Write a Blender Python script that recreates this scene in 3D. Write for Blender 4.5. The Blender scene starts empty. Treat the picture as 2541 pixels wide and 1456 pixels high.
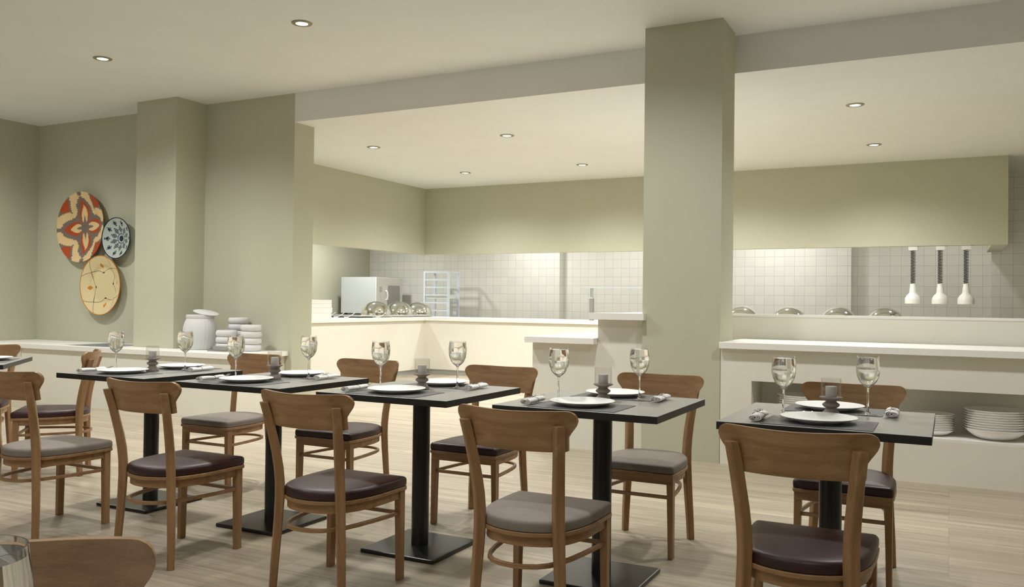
import bpy, bmesh, math, random
from mathutils import Vector, Matrix
random.seed(7)
C = bpy.context.scene
COL = C.collection
PI = math.pi

# ------------------------------------------------------------------ camera
F_PX, YAW, PITCH, ROLL, CAM_H = 2126.595, -0.472817, 0.0112855, 0.0122379, 1.1667
cam_d = bpy.data.cameras.new('camera'); cam = bpy.data.objects.new('camera', cam_d); COL.objects.link(cam)
cy, sy, cp, sp, cr, sr = math.cos(YAW), math.sin(YAW), math.cos(PITCH), math.sin(PITCH), math.cos(ROLL), math.sin(ROLL)
fwd = Vector((sy*cp, cy*cp, sp)); right = Vector((cy, -sy, 0)); up = right.cross(fwd)
r2 = cr*right + sr*up; u2 = -sr*right + cr*up
cam.matrix_world = Matrix(((r2.x, u2.x, -fwd.x, 0), (r2.y, u2.y, -fwd.y, 0), (r2.z, u2.z, -fwd.z, CAM_H), (0, 0, 0, 1)))
cam_d.sensor_width = 36; cam_d.lens = F_PX/2541*36; cam_d.clip_start = 0.05; cam_d.clip_end = 60
C.camera = cam
C.view_settings.view_transform = 'Standard'; C.view_settings.look = 'None'
C.view_settings.gamma = 1.0; C.view_settings.use_curve_mapping = False
C.view_settings.exposure = 0.25
C.cycles.use_denoising = True
C.cycles.max_bounces = 12; C.cycles.diffuse_bounces = 6; C.cycles.transmission_bounces = 10; C.cycles.glossy_bounces = 5
C.cycles.caustics_reflective = False; C.cycles.caustics_refractive = False
C.cycles.sample_clamp_indirect = 4.0

# ------------------------------------------------------------------ world (fill light entering through the added windows behind)
w = bpy.data.worlds.new('world'); C.world = w; w.use_nodes = True
w.node_tree.nodes['Background'].inputs[0].default_value = (0.93, 0.96, 1.0, 1)
w.node_tree.nodes['Background'].inputs[1].default_value = 1.0

# ------------------------------------------------------------------ lamp powers
P_MAIN, P_LOW, P_KITCHEN = 225.0, 225.0, 250.0
LAMP_COL = (0.985, 0.985, 0.965)

# ------------------------------------------------------------------ materials
MATS = {}
def mat(name, col, rough=0.5, metal=0.0, spec=0.5, trans=0.0, ior=1.45, coat=0.0):
    m = bpy.data.materials.new(name); m.use_nodes = True
    b = m.node_tree.nodes['Principled BSDF']
    b.inputs['Base Color'].default_value = (*col, 1); b.inputs['Roughness'].default_value = rough
    b.inputs['Metallic'].default_value = metal; b.inputs['Specular IOR Level'].default_value = spec
    b.inputs['Transmission Weight'].default_value = trans; b.inputs['IOR'].default_value = ior
    b.inputs['Coat Weight'].default_value = coat
    MATS[name] = m
    return m
def nodes(m):
    nt = m.node_tree
    return nt, nt.nodes, nt.links, nt.nodes['Principled BSDF']
def coords(nt, scale=(1, 1, 1), kind='Object', rot=(0, 0, 0)):
    tc = nt.nodes.new('ShaderNodeTexCoord'); mp = nt.nodes.new('ShaderNodeMapping')
    mp.inputs['Scale'].default_value = scale; mp.inputs['Rotation'].default_value = rot
    nt.links.new(tc.outputs[kind], mp.inputs[0])
    return mp.outputs[0]
def ramp(nt, fac, stops):
    r = nt.nodes.new('ShaderNodeValToRGB')
    while len(r.color_ramp.elements) < len(stops): r.color_ramp.elements.new(0.5)
    for e, (p, c) in zip(r.color_ramp.elements, stops): e.position = p; e.color = (*c, 1)
    nt.links.new(fac, r.inputs[0]); return r.outputs[0]
def noise(nt, vec, scale=5, detail=4, rough=0.55, dist=0.0):
    n = nt.nodes.new('ShaderNodeTexNoise'); nt.links.new(vec, n.inputs['Vector'])
    n.inputs['Scale'].default_value = scale; n.inputs['Detail'].default_value = detail
    n.inputs['Roughness'].default_value = rough; n.inputs['Distortion'].default_value = dist
    return n.outputs[0]
def bump(nt, h, b, strength=0.2, dist=0.01):
    n = nt.nodes.new('ShaderNodeBump'); n.inputs['Strength'].default_value = strength; n.inputs['Distance'].default_value = dist
    nt.links.new(h, n.inputs['Height']); nt.links.new(n.outputs[0], b.inputs['Normal'])
def painted(name, col, rough=0.75, amt=0.015):
    m = mat(name, col, rough, spec=0.25); nt, N, L, b = nodes(m)
    f = noise(nt, coords(nt), 2.5, 3)
    lo = tuple(c*(1-amt) for c in col); hi = tuple(min(1, c*(1+amt)) for c in col)
    L.new(ramp(nt, f, [(0.3, lo), (0.7, hi)]), b.inputs['Base Color'])
    bump(nt, noise(nt, coords(nt), 260, 2), b, 0.03, 0.001)
    return m
OLIVE = painted('olive_paint', (0.500, 0.498, 0.385))
WHITE = painted('white_plaster', (0.78, 0.79, 0.77))
CREAM = painted('cream_panel', (0.76, 0.738, 0.655), 0.5)
TOPW = painted('white_worktop', (0.84, 0.825, 0.78), 0.35)
KICK = mat('brushed_kick', (0.52, 0.54, 0.55), 0.35, 0.4)

def tile_mat():
    m = mat('white_tile', (0.8, 0.8, 0.76), 0.22, spec=0.4); nt, N, L, b = nodes(m)
    tc = N.new('ShaderNodeTexCoord'); sx = N.new('ShaderNodeSeparateXYZ'); cx = N.new('ShaderNodeCombineXYZ')
    L.new(tc.outputs['Object'], sx.inputs[0])
    ad = N.new('ShaderNodeMath'); ad.operation = 'ADD'; L.new(sx.outputs[0], ad.inputs[0]); L.new(sx.outputs[1], ad.inputs[1])
    L.new(ad.outputs[0], cx.inputs[0]); L.new(sx.outputs[2], cx.inputs[1])
    br = N.new('ShaderNodeTexBrick'); L.new(cx.outputs[0], br.inputs['Vector'])
    br.offset = 0; br.inputs['Scale'].default_value = 1
    br.inputs['Brick Width'].default_value = 0.148; br.inputs['Row Height'].default_value = 0.148
    br.inputs['Mortar Size'].default_value = 0.0016; br.inputs['Mortar Smooth'].default_value = 0.1
    br.inputs['Color1'].default_value = (0.80, 0.79, 0.75, 1); br.inputs['Color2'].default_value = (0.75, 0.75, 0.735, 1)
    br.inputs['Mortar'].default_value = (0.42, 0.42, 0.38, 1); br.inputs['Bias'].default_value = -0.2
    L.new(br.outputs['Color'], b.inputs['Base Color'])
    inv = N.new('ShaderNodeMath'); inv.operation = 'SUBTRACT'; inv.inputs[0].default_value = 1; L.new(br.outputs['Fac'], inv.inputs[1])
    bump(nt, inv.outputs[0], b, 0.4, 0.002)
    return m
TILE = tile_mat()

def floor_mat():
    m = mat('oak_planks', (0.45, 0.36, 0.25), 0.42, spec=0.35); nt, N, L, b = nodes(m)
    tc = N.new('ShaderNodeTexCoord')
    br = N.new('ShaderNodeTexBrick'); L.new(tc.outputs['Object'], br.inputs['Vector'])
    br.offset = 0.37; br.offset_frequency = 3; br.inputs['Scale'].default_value = 1
    br.inputs['Brick Width'].default_value = 1.9; br.inputs['Row Height'].default_value = 0.19
    br.inputs['Mortar Size'].default_value = 0.0010; br.inputs['Mortar Smooth'].default_value = 0.3; br.inputs['Bias'].default_value = 0
    br.inputs['Color1'].default_value = (0, 0, 0, 1); br.inputs['Color2'].default_value = (1, 1, 1, 1); br.inputs['Mortar'].default_value = (0.5, 0.5, 0.5, 1)
    # plank id shifts the grain
    mul = N.new('ShaderNodeVectorMath'); mul.operation = 'SCALE'; L.new(br.outputs['Color'], mul.inputs[0]); mul.inputs['Scale'].default_value = 7.3
    add = N.new('ShaderNodeVectorMath'); add.operation = 'ADD'; L.new(tc.outputs['Object'], add.inputs[0]); L.new(mul.outputs[0], add.inputs[1])
    def g(sc, s, d, r=0.6, di=0.0):
        mp = N.new('ShaderNodeMapping'); mp.inputs['Scale'].default_value = sc; L.new(add.outputs[0], mp.inputs[0])
        return noise(nt, mp.outputs[0], s, d, r, di)
    g1 = g((0.22, 6.5, 1), 3.0, 7, 0.68, 0.9); g2 = g((0.7, 46, 1), 4, 4, 0.72, 0.3); g3 = g((0.3, 2.2, 1), 1.5, 2)
    c1 = ramp(nt, g1, [(0.28, (0.27, 0.225, 0.165)), (0.43, (0.41, 0.355, 0.27)), (0.60, (0.50, 0.44, 0.34)), (0.8, (0.57, 0.51, 0.40))])
    c2 = ramp(nt, g2, [(0.32, (0.66, 0.66, 0.66)), (0.50, (0.95, 0.95, 0.95)), (0.7, (1.05, 1.05, 1.05))])
    c3 = ramp(nt, g3, [(0.3, (0.88, 0.87, 0.86)), (0.7, (1.06, 1.06, 1.06))])
    def mx(a, c, f=1.0, mode='MULTIPLY'):
        n = N.new('ShaderNodeMix'); n.data_type = 'RGBA'; n.blend_type = mode; n.inputs['Factor'].default_value = f
        L.new(a, n.inputs['A']); L.new(c, n.inputs['B']); return n.outputs['Result']
    col = mx(mx(c1, c2), c3)
    tint = ramp(nt, br.outputs['Color'], [(0.0, (0.90, 0.89, 0.88)), (1.0, (1.04, 1.03, 1.0))])
    col = mx(col, tint)
    dark = N.new('ShaderNodeMix'); dark.data_type = 'RGBA'; L.new(br.outputs['Fac'], dark.inputs['Factor']); L.new(col, dark.inputs['A']); dark.inputs['B'].default_value = (0.25, 0.20, 0.14, 1)
    L.new(dark.outputs['Result'], b.inputs['Base Color'])
    bump(nt, g2, b, 0.08, 0.002)
    return m
FLOOR = floor_mat()

def wood_mat(name, axis, rot=0.0):
    m = mat(name, (0.2, 0.11, 0.05), 0.38, spec=0.4); nt, N, L, b = nodes(m)
    s = {'x': (0.9, 16, 22), 'y': (16, 0.9, 22), 'z': (14, 14, 0.9)}[axis]
    f1 = noise(nt, coords(nt, s), 2.0, 6, 0.6, 0.5); f2 = noise(nt, coords(nt, tuple(v*3 for v in s)), 9, 3, 0.7)
    c1 = ramp(nt, f1, [(0.3, (0.255, 0.138, 0.060)), (0.5, (0.325, 0.185, 0.086)), (0.7, (0.400, 0.242, 0.120))])
    c2 = ramp(nt, f2, [(0.3, (0.82, 0.82, 0.82)), (0.7, (1.1, 1.1, 1.1))])
    n = N.new('ShaderNodeMix'); n.data_type = 'RGBA'; n.blend_type = 'MULTIPLY'; n.inputs['Factor'].default_value = 1
    L.new(c1, n.inputs['A']); L.new(c2, n.inputs['B']); L.new(n.outputs['Result'], b.inputs['Base Color'])
    bump(nt, f2, b, 0.05, 0.001)
    return m
WOODX = wood_mat('walnut_grain_across', 'x'); WOODZ = wood_mat('walnut_grain_upright', 'z')

def leather(name, lo, hi, rough, sc=9):
    m = mat(name, lo, rough, spec=0.5); nt, N, L, b = nodes(m)
    f = noise(nt, coords(nt, (1, 1, 1)), sc, 6, 0.65)
    L.new(ramp(nt, f, [(0.32, lo), (0.68, hi)]), b.inputs['Base Color'])
    bump(nt, noise(nt, coords(nt), 240, 2), b, 0.12, 0.001)
    return m
BURG = leather('burgundy_leather', (0.024, 0.0085, 0.0078), (0.046, 0.0135, 0.0115), 0.42)
TAUPE = leather('taupe_fabric', (0.200, 0.168, 0.142), (0.230, 0.195, 0.167), 0.6, 14)
EDGEB = mat('black_edge', (0.014, 0.0135, 0.0115), 0.40)
GREYTOP = leather('grey_laminate', (0.355, 0.350, 0.330), (0.390, 0.385, 0.362), 0.30, 60)
BLACKM = mat('black_powder_coat', (0.012, 0.012, 0.011), 0.30)
MATG = leather('grey_placemat', (0.130, 0.130, 0.128), (0.142, 0.142, 0.140), 0.5, 40)
CHINA = mat('white_china', (0.90, 0.895, 0.87), 0.45, spec=0.4)
STONEW = mat('white_stoneware', (0.60, 0.60, 0.59), 0.6)
LINEN = leather('white_linen', (0.82, 0.81, 0.79), (0.87, 0.86, 0.84), 0.8, 60)
STRING = mat('black_string', (0.02, 0.02, 0.02), 0.7)
STEEL = mat('polished_steel', (0.62, 0.61, 0.58), 0.16, 1.0)
CHROME = mat('mirror_steel', (0.80, 0.80, 0.76), 0.08, 1.0)
BRUSH = mat('brushed_steel', (0.62, 0.66, 0.69), 0.42, 0.25)
RACKM = mat('aluminium_rack', (0.66, 0.72, 0.79), 0.4, 0.1)
THIN = bpy.data.materials.new('thin_clear_glass'); THIN.use_nodes = True
_n = THIN.node_tree; _n.nodes.clear(); _t = _n.nodes.new('ShaderNodeBsdfTransparent'); _g = _n.nodes.new('ShaderNodeBsdfGlossy'); _f0 = _n.nodes.new('ShaderNodeLayerWeight'); _f1 = _n.nodes.new('ShaderNodeMath'); _f1.operation = 'POWER'; _f1.inputs[1].default_value = 4.0; _f = _n.nodes.new('ShaderNodeMath'); _f.operation = 'MULTIPLY_ADD'; _m = _n.nodes.new('ShaderNodeMixShader'); _o = _n.nodes.new('ShaderNodeOutputMaterial')
_t.inputs[0].default_value = (0.97, 0.97, 0.965, 1); _g.inputs['Roughness'].default_value = 0.02; _f0.inputs['Blend'].default_value = 0.5; _f.inputs[1].default_value = 0.5; _f.inputs[2].default_value = 0.04
_n.links.new(_f0.outputs['Facing'], _f1.inputs[0]); _n.links.new(_f1.outputs[0], _f.inputs[0])
_n.links.new(_f.outputs[0], _m.inputs[0]); _n.links.new(_t.outputs[0], _m.inputs[1]); _n.links.new(_g.outputs[0], _m.inputs[2]); _n.links.new(_m.outputs[0], _o.inputs[0])
GLASS = mat('clear_glass', (1, 1, 1), 0.0, trans=1.0, ior=1.47)
WATER = mat('clear_water', (1, 1, 1), 0.0, trans=1.0, ior=1.33)
WAX = mat('candle_wax', (0.50, 0.48, 0.46), 0.55)
TURNED = leather('taupe_turned_wood', (0.215, 0.175, 0.150), (0.250, 0.205, 0.178), 0.5, 20)
ENAMEL = mat('white_enamel', (0.74, 0.74, 0.70), 0.4)
DARKGL = mat('oven_glass', (0.34, 0.34, 0.32), 0.06, spec=0.8)  # grey base lightened to stand in for tiles mirrored in the glass
BLACKP = mat('black_ceramic', (0.02, 0.02, 0.02), 0.25)
GREYP = mat('grey_lacquer', (0.26, 0.25, 0.235), 0.5)
RINGM = mat('bronze_trim', (0.30, 0.27, 0.19), 0.45, 0.3)
EMIT = bpy.data.materials.new('lamp_diffuser'); EMIT.use_nodes = True
_n = EMIT.node_tree; _n.nodes.clear(); _e = _n.nodes.new('ShaderNodeEmission'); _o = _n.nodes.new('ShaderNodeOutputMaterial')
_e.inputs[0].default_value = (1, 0.98, 0.92, 1); _e.inputs[1].default_value = 5.0; _n.links.new(_e.outputs[0], _o.inputs[0])

# ------------------------------------------------------------------ geometry helpers
def box(bm, x0, x1, y0, y1, z0, z1):
    v = [bm.verts.new(p) for p in ((x0,y0,z0),(x1,y0,z0),(x1,y1,z0),(x0,y1,z0),(x0,y0,z1),(x1,y0,z1),(x1,y1,z1),(x0,y1,z1))]
    for f in ((0,3,2,1),(4,5,6,7),(0,1,5,4),(1,2,6,5),(2,3,7,6),(3,0,4,7)): bm.faces.new([v[i] for i in f])
    return v
def lathe(bm, prof, seg=32, c=(0, 0, 0), caps=True):
    rings = []
    for r, z in prof:
        if r < 1e-6: rings.append([bm.verts.new((c[0], c[1], c[2]+z))])
        else: rings.append([bm.verts.new((c[0]+r*math.cos(2*PI*k/seg), c[1]+r*math.sin(2*PI*k/seg), c[2]+z)) for k in range(seg)])
    for a, b in zip(rings, rings[1:]):
        for k in range(seg):
            k2 = (k+1) % seg
            if len(a) == 1 and len(b) == 1: continue
            if len(a) == 1: bm.faces.new((a[0], b[k2], b[k]))
            elif len(b) == 1: bm.faces.new((a[k], a[k2], b[0]))
            else: bm.faces.new((a[k], a[k2], b[k2], b[k]))
    if caps:
        if len(rings[0]) > 1: bm.faces.new(list(reversed(rings[0])))
        if len(rings[-1]) > 1: bm.faces.new(rings[-1])
def sweep(bm, path, section, closed=False, fixed_axes=None, cap=True):
    """section(i) -> list of (a,b) offsets; frame from tangent, or fixed_axes=(A,B)"""
    rings = []; n = len(path); path = [Vector(p) for p in path]
    prevA = None
    for i, p in enumerate(path):
        if fixed_axes: A, B = Vector(fixed_axes[0]), Vector(fixed_axes[1])
        else:
            t = (path[(i+1) % n if closed else min(i+1, n-1)] - path[(i-1) % n if closed else max(i-1, 0)]).normalized()
            ref = Vector((0, 0, 1)) if abs(t.z) < 0.95 else Vector((1, 0, 0))
            A = t.cross(ref).normalized()
            if prevA is not None and A.dot(prevA) < 0: A = -A
            prevA = A; B = A.cross(t).normalized()
        rings.append([bm.verts.new(p + A*a + B*b) for a, b in section(i)])
    m = len(rings[0])
    rng = range(n if closed else n-1)
    for i in rng:
        r, s = rings[i], rings[(i+1) % n]
        for k in range(m): bm.faces.new((r[k], r[(k+1) % m], s[(k+1) % m], s[k]))
    if not closed and cap:
        bm.faces.new(list(reversed(rings[0]))); bm.faces.new(rings[-1])
def circ(r, n=8): return [(r*math.cos(2*PI*k/n), r*math.sin(2*PI*k/n)) for k in range(n)]
def tube(bm, path, r, n=8, closed=False):
    sweep(bm, path, (lambda i: circ(r(i) if callable(r) else r, n)), closed)
def prism(bm, pts, z0, z1):
    a = [bm.verts.new((x, y, z0)) for x, y in pts]; b = [bm.verts.new((x, y, z1)) for x, y in pts]; n = len(pts)
    for k in range(n): bm.faces.new((a[k], a[(k+1) % n], b[(k+1) % n], b[k]))
    bm.faces.new(list(reversed(a))); bm.faces.new(b)
def obj(name, bm, m, parent=None, smooth=True, bevel=0.0, label=None, angle=35, segs=2, sub=0):
    bmesh.ops.recalc_face_normals(bm, faces=bm.faces[:])
    me = bpy.data.meshes.new(name); bm.to_mesh(me); bm.free()
    if m: me.materials.append(m)
    if smooth:
        me.polygons.foreach_set('use_smooth', [True]*len(me.polygons)); me.set_sharp_from_angle(angle=math.radians(angle))
    o = bpy.data.objects.new(name, me); COL.objects.link(o)
    if parent: o.parent = parent
    if bevel:
        b = o.modifiers.new('bevel', 'BEVEL'); b.width = bevel; b.segments = segs; b.limit_method = 'ANGLE'; b.angle_limit = math.radians(40)
    if sub:
        s = o.modifiers.new('sub', 'SUBSURF'); s.levels = sub; s.render_levels = sub
    if label: o['label'] = label
    return o
def B(): return bmesh.new()
def boxobj(name, dims, m, parent=None, bevel=0.0, label=None):
    bm = B()
    for d in (dims if isinstance(dims[0], tuple) else [dims]): box(bm, *d)
    return obj(name, bm, m, parent, smooth=False, bevel=bevel, label=label)
def struct(o): o['kind'] = 'structure'; return o
def thing(name, label, cat, loc=(0, 0, 0), rz=0.0, group=None):
    o = bpy.data.objects.new(name, None); COL.objects.link(o); o.location = loc; o.rotation_euler = (0, 0, rz)
    o.empty_display_size = 0.1
    return tag(o, label, cat, group)
def tag(o, label, cat, group=None):
    o['label'] = label; o['category'] = cat
    if group: o['group'] = group
    return o
KIDS = {}
def dup(root, loc, rz, label, group=None):
    r = root.copy(); COL.objects.link(r); r.location = loc; r.rotation_euler = (0, 0, rz); r['label'] = label
    if group: r['group'] = group
    def rec(src, dst):
        for ch in list(src.children):
            c = ch.copy(); COL.objects.link(c); c.parent = dst; rec(ch, c)
    rec(root, r)
    return r

# ------------------------------------------------------------------ room shell
XR, YF, XL, YB = 2.2, -3.4, -10.18, 13.65
struct(boxobj('floor', (XL-0.15, XR+0.15, YF-0.15, YB+0.3, -0.12, 0), FLOOR))
struct(boxobj('ceiling', (XL-0.15, XR+0.15, YF-0.15, 6.84, 3.311, 3.5), WHITE))
struct(boxobj('ceiling_kitchen', [(-6.045, XR+0.15, 6.84, YB+0.3, 3.012, 3.5), (-10.33, -6.045, 7.145, YB+0.3, 3.012, 3.5)], WHITE))
struct(boxobj('wall_left', (XL-0.15, XL, YF, 6.84, 0, 3.311), OLIVE))
struct(boxobj('wall_dining', (XL-0.15, -6.045, 6.84, 7.145, 0, 3.311), OLIVE))
struct(boxobj('wall_column_left', (-7.916, -7.306, 6.437, 6.84, 0, 3.311), OLIVE))
struct(boxobj('wall_column_right', (-2.12, -1.517, 6.365, 6.76, 0, 3.311), OLIVE))
struct(boxobj('wall_right', (XR, XR+0.15, YF, YB+0.3, 0, 3.311), OLIVE))
struct(boxobj('wall_kitchen_left', (-10.15, -10.0, 7.145, 13.5, 0, 3.012), OLIVE))
# stepped tiled wall at the back of the kitchen
bm = B()
prof = [(-10.15, 13.5), (-6.595, 13.5), (-6.595, 13.485), (-5.985, 13.485), (-5.985, 13.66), (-3.6, 13.66), (-3.6, 13.5), (-1.907, 13.5), (-1.907, 13.485),
        (-1.301, 13.485), (-1.301, 13.66), (0.497, 13.66), (0.497, 13.45), (XR, 13.45), (XR, 13.9), (-10.15, 13.9)]
prism(bm, prof, 0, 3.012)
struct(obj('wall_kitchen_back', bm, TILE, smooth=False))
# unseen wall behind the camera, with windows added to let fill light in
fill_wins = [(-9.2, -7.0), (-6.2, -4.0), (-3.2, -1.0), (-0.3, 1.6)]
segs = [(XL-0.15, fill_wins[0][0])] + [(a[1], b[0]) for a, b in zip(fill_wins, fill_wins[1:])] + [(fill_wins[-1][1], XR+0.15)]
ds = [(a, b, YF-0.15, YF, 0, 3.311) for a, b in segs] + [(a, b, YF-0.15, YF, 0, 0.9) for a, b in fill_wins] + [(a, b, YF-0.15, YF, 2.7, 3.311) for a, b in fill_wins]
struct(boxobj('wall_front', ds, OLIVE))
for i, (a, b) in enumerate(fill_wins):
    m_ = (a+b)/2
    wf = struct(boxobj('fill_window_%d' % (i+1), [(a, a+0.06, YF-0.1, YF-0.04, 0.9, 2.7), (b-0.06, b, YF-0.1, YF-0.04, 0.9, 2.7), (m_-0.03, m_+0.03, YF-0.1, YF-0.04, 0.9, 2.7),
        (a, b, YF-0.1, YF-0.04, 0.9, 0.96), (a, b, YF-0.1, YF-0.04, 2.64, 2.7)], TOPW))
# dropped soffit around the kitchen pass
struct(boxobj('wall_soffit', [(-7.77, -7.65, 7.145, 11.93, 1.942, 3.012), (-7.65, 0.61, 11.81, 11.93, 1.942, 3.012), (0.44, 0.61, 11.93, 13.4, 1.942, 3.012)], OLIVE))
# low wall behind the serving counter with white cap
struct(boxobj('wall_pass', (-2.11, XR, 7.185, 7.30, 0, 1.082), CREAM))
struct(boxobj('trim_1', (-2.11, XR, 7.178, 7.31, 1.082, 1.101), TOPW))

# ------------------------------------------------------------------ counters
bm = B()
box(bm, XL+0.005, -9.32, 2.6, 6.835, 0.0, 0.597)
box(bm, -9.32, -7.92, 6.09, 6.835, 0.0, 0.597); box(bm, -7.92, -7.30, 6.09, 6.432, 0.0, 0.597); box(bm, -7.30, -6.13, 6.09, 6.835, 0.0, 0.597)
tag(obj('sideboard_cabinet', bm, CREAM, smooth=False), 'low cream L-shaped sideboard along the left olive wall', 'cabinet')
bm = B()
def slab_piece(x0, x1, y0, y1): box(bm, x0, x1, y0, y1, 0.597, 0.644)
slab_piece(XL+0.005, -9.30, 2.55, 6.835); slab_piece(-9.30, -8.75, 6.07, 6.835)
slab_piece(-8.75, -8.0, 6.07, 6.20); slab_piece(-8.75, -8.0, 6.77, 6.835); slab_piece(-8.0, -7.92, 6.07, 6.835)
slab_piece(-7.92, -7.30, 6.07, 6.432); slab_piece(-7.30, -6.08, 6.07, 6.835)
bmesh.ops.remove_doubles(bm, verts=bm.verts[:], dist=1e-5)
sw = tag(obj('sideboard_worktop', bm, TOPW, smooth=False), 'white L-shaped worktop of the low sideboard with the jar and bowls', 'worktop')
boxobj('cold_well', [(-8.75, -8.0, 6.20, 6.77, 0.5975, 0.606), (-8.75, -8.735, 6.20, 6.77, 0.606, 0.640), (-8.015, -8.0, 6.20, 6.77, 0.606, 0.640), (-8.735, -8.015, 6.20, 6.215, 0.606, 0.640), (-8.735, -8.015, 6.755, 6.77, 0.606, 0.640)], KICK, sw, label='recessed grey metal well')

# right serving counter with plate niche
t = thing('serving_cabinet', 'cream serving cabinet with a long open plate niche at right', 'cabinet', (0, 6.8, 0))
t.location = (0, 0, 0)
boxobj('body', [(-1.513, -1.287, 6.365, 7.175, 0, 0.852), (-1.287, XR-0.01, 6.365, 7.175, 0, 0.285), (-1.287, XR-0.01, 6.365, 7.175, 0.621, 0.852), (-1.287, XR-0.01, 6.76, 7.175, 0.285, 0.621)], CREAM, t)
boxobj('shelf', (-1.287, XR-0.01, 6.365, 6.76, 0.285, 0.302), TOPW, t, label='white niche shelf')
tag(boxobj('serving_worktop', (-1.515, XR-0.01, 6.318, 7.178, 0.8525, 0.899), TOPW, bevel=0.002), 'long white worktop above the plate niche right of the big column', 'worktop')

# divider island left of the big column
tag(boxobj('island_cabinet', [(-3.075, -2.50, 6.40, 9.4, 0, 0.848), (-2.50, -2.125, 6.40, 9.4, 0, 1.047)], CREAM), 'cream stepped island cabinet left of the big olive column', 'cabinet')
tag(boxobj('island_worktop', (-3.11, -2.502, 6.31, 9.42, 0.8485, 0.897), TOPW, bevel=0.002), 'lower white worktop of the stepped island left of the big column', 'worktop')
tag(boxobj('raised_ledge', (-2.545, -2.09, 6.30, 6.362, 1.0475, 1.098), TOPW), 'raised white ledge on the taller part of the island beside the column', 'ledge')
o = bpy.data.objects['raised_ledge']; bm = B(); box(bm, -2.545, -2.09, 6.30, 6.362, 1.0475, 1.098); box(bm, -2.545, -2.123, 6.362, 9.42, 1.0475, 1.098)
bmesh.ops.remove_doubles(bm, verts=bm.verts[:], dist=1e-5); bm.to_mesh(o.data); bm.free(); o.data.materials.clear(); o.data.materials.append(TOPW)

# kitchen L counter
t = thing('kitchen_cabinet', 'long cream L-shaped kitchen counter front under the olive soffit', 'cabinet')
boxobj('body', [(-8.42, -7.665, 7.20, 12.6, 0.08, 0.866), (-7.665, 2.0, 11.84, 12.6, 0.08, 0.866)], CREAM, t)
boxobj('toe_kick', [(-8.42, -7.70, 7.20, 12.6, 0, 0.08), (-7.70, 2.0, 11.88, 12.6, 0, 0.08)], KICK, t, label='grey metal toe kick')
bm = B(); prism(bm, [(-8.45, 7.18), (-7.63, 7.18), (-7.63, 11.81), (2.0, 11.81), (2.0, 12.62), (-8.45, 12.62)], 0.8665, 0.921)
tag(obj('kitchen_worktop', bm, TOPW, smooth=False, bevel=0.002), 'white L-shaped kitchen worktop carrying domed chafing dishes', 'worktop')

# ------------------------------------------------------------------ chairs
def seat_outline(k=0.0, n=1):
    half = [(0.180, 0.222), (0.193, 0.217), (0.198, 0.204), (0.199, 0.12), (0.198, 0.03), (0.193, -0.025), (0.183, -0.069), (0.172, -0.101), (0.159, -0.130), (0.145, -0.151), (0.127, -0.169), (0.098, -0.188), (0.065, -0.201), (0.033, -0.209), (0, -0.211)]
    pts = half + [(-x, y) for x, y in reversed(half[:-1])]
    if k:
        out = []
        for i, (x, y) in enumerate(pts):
            ax, ay = pts[i-1]; bx, by = pts[(i+1) % len(pts)]
            tx, ty = bx-ax, by-ay; l = math.hypot(tx, ty); nx, ny = -ty/l, tx/l
            if nx*x + ny*(y-0.0) < 0: nx, ny = -nx, -ny
            out.append((x+nx*k, y+ny*k))
        pts = out
    return pts
def cushion_bm():
    bm = B(); layers = [(-0.006, 0.3905), (0.000, 0.3935), (0.0012, 0.400), (0.0012, 0.416), (-0.0012, 0.4225), (-0.0065, 0.4275), (-0.016, 0.4305), (-0.040, 0.4335), (-0.085, 0.4360), (-0.14, 0.4375)]
    rings = []
    for k, z in layers:
        if k > -0.02: ol = seat_outline(k)
        else: q = 1+(k+0.016)/0.2; ol = [(x*q, 0.01+(y-0.01)*q) for x, y in seat_outline(-0.016)]
        rings.append([bm.verts.new((x, y, z)) for x, y in ol])
    n = len(rings[0])
    for a, b in zip(rings, rings[1:]):
        for i in range(n): bm.faces.new((a[i], a[(i+1) % n], b[(i+1) % n], b[i]))
    bm.faces.new(list(reversed(rings[0])))
    c = bm.verts.new((0, 0.01, 0.4382))
    for i in range(n): bm.faces.new((rings[-1][i], rings[-1][(i+1) % n], c))
    return bm
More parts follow.
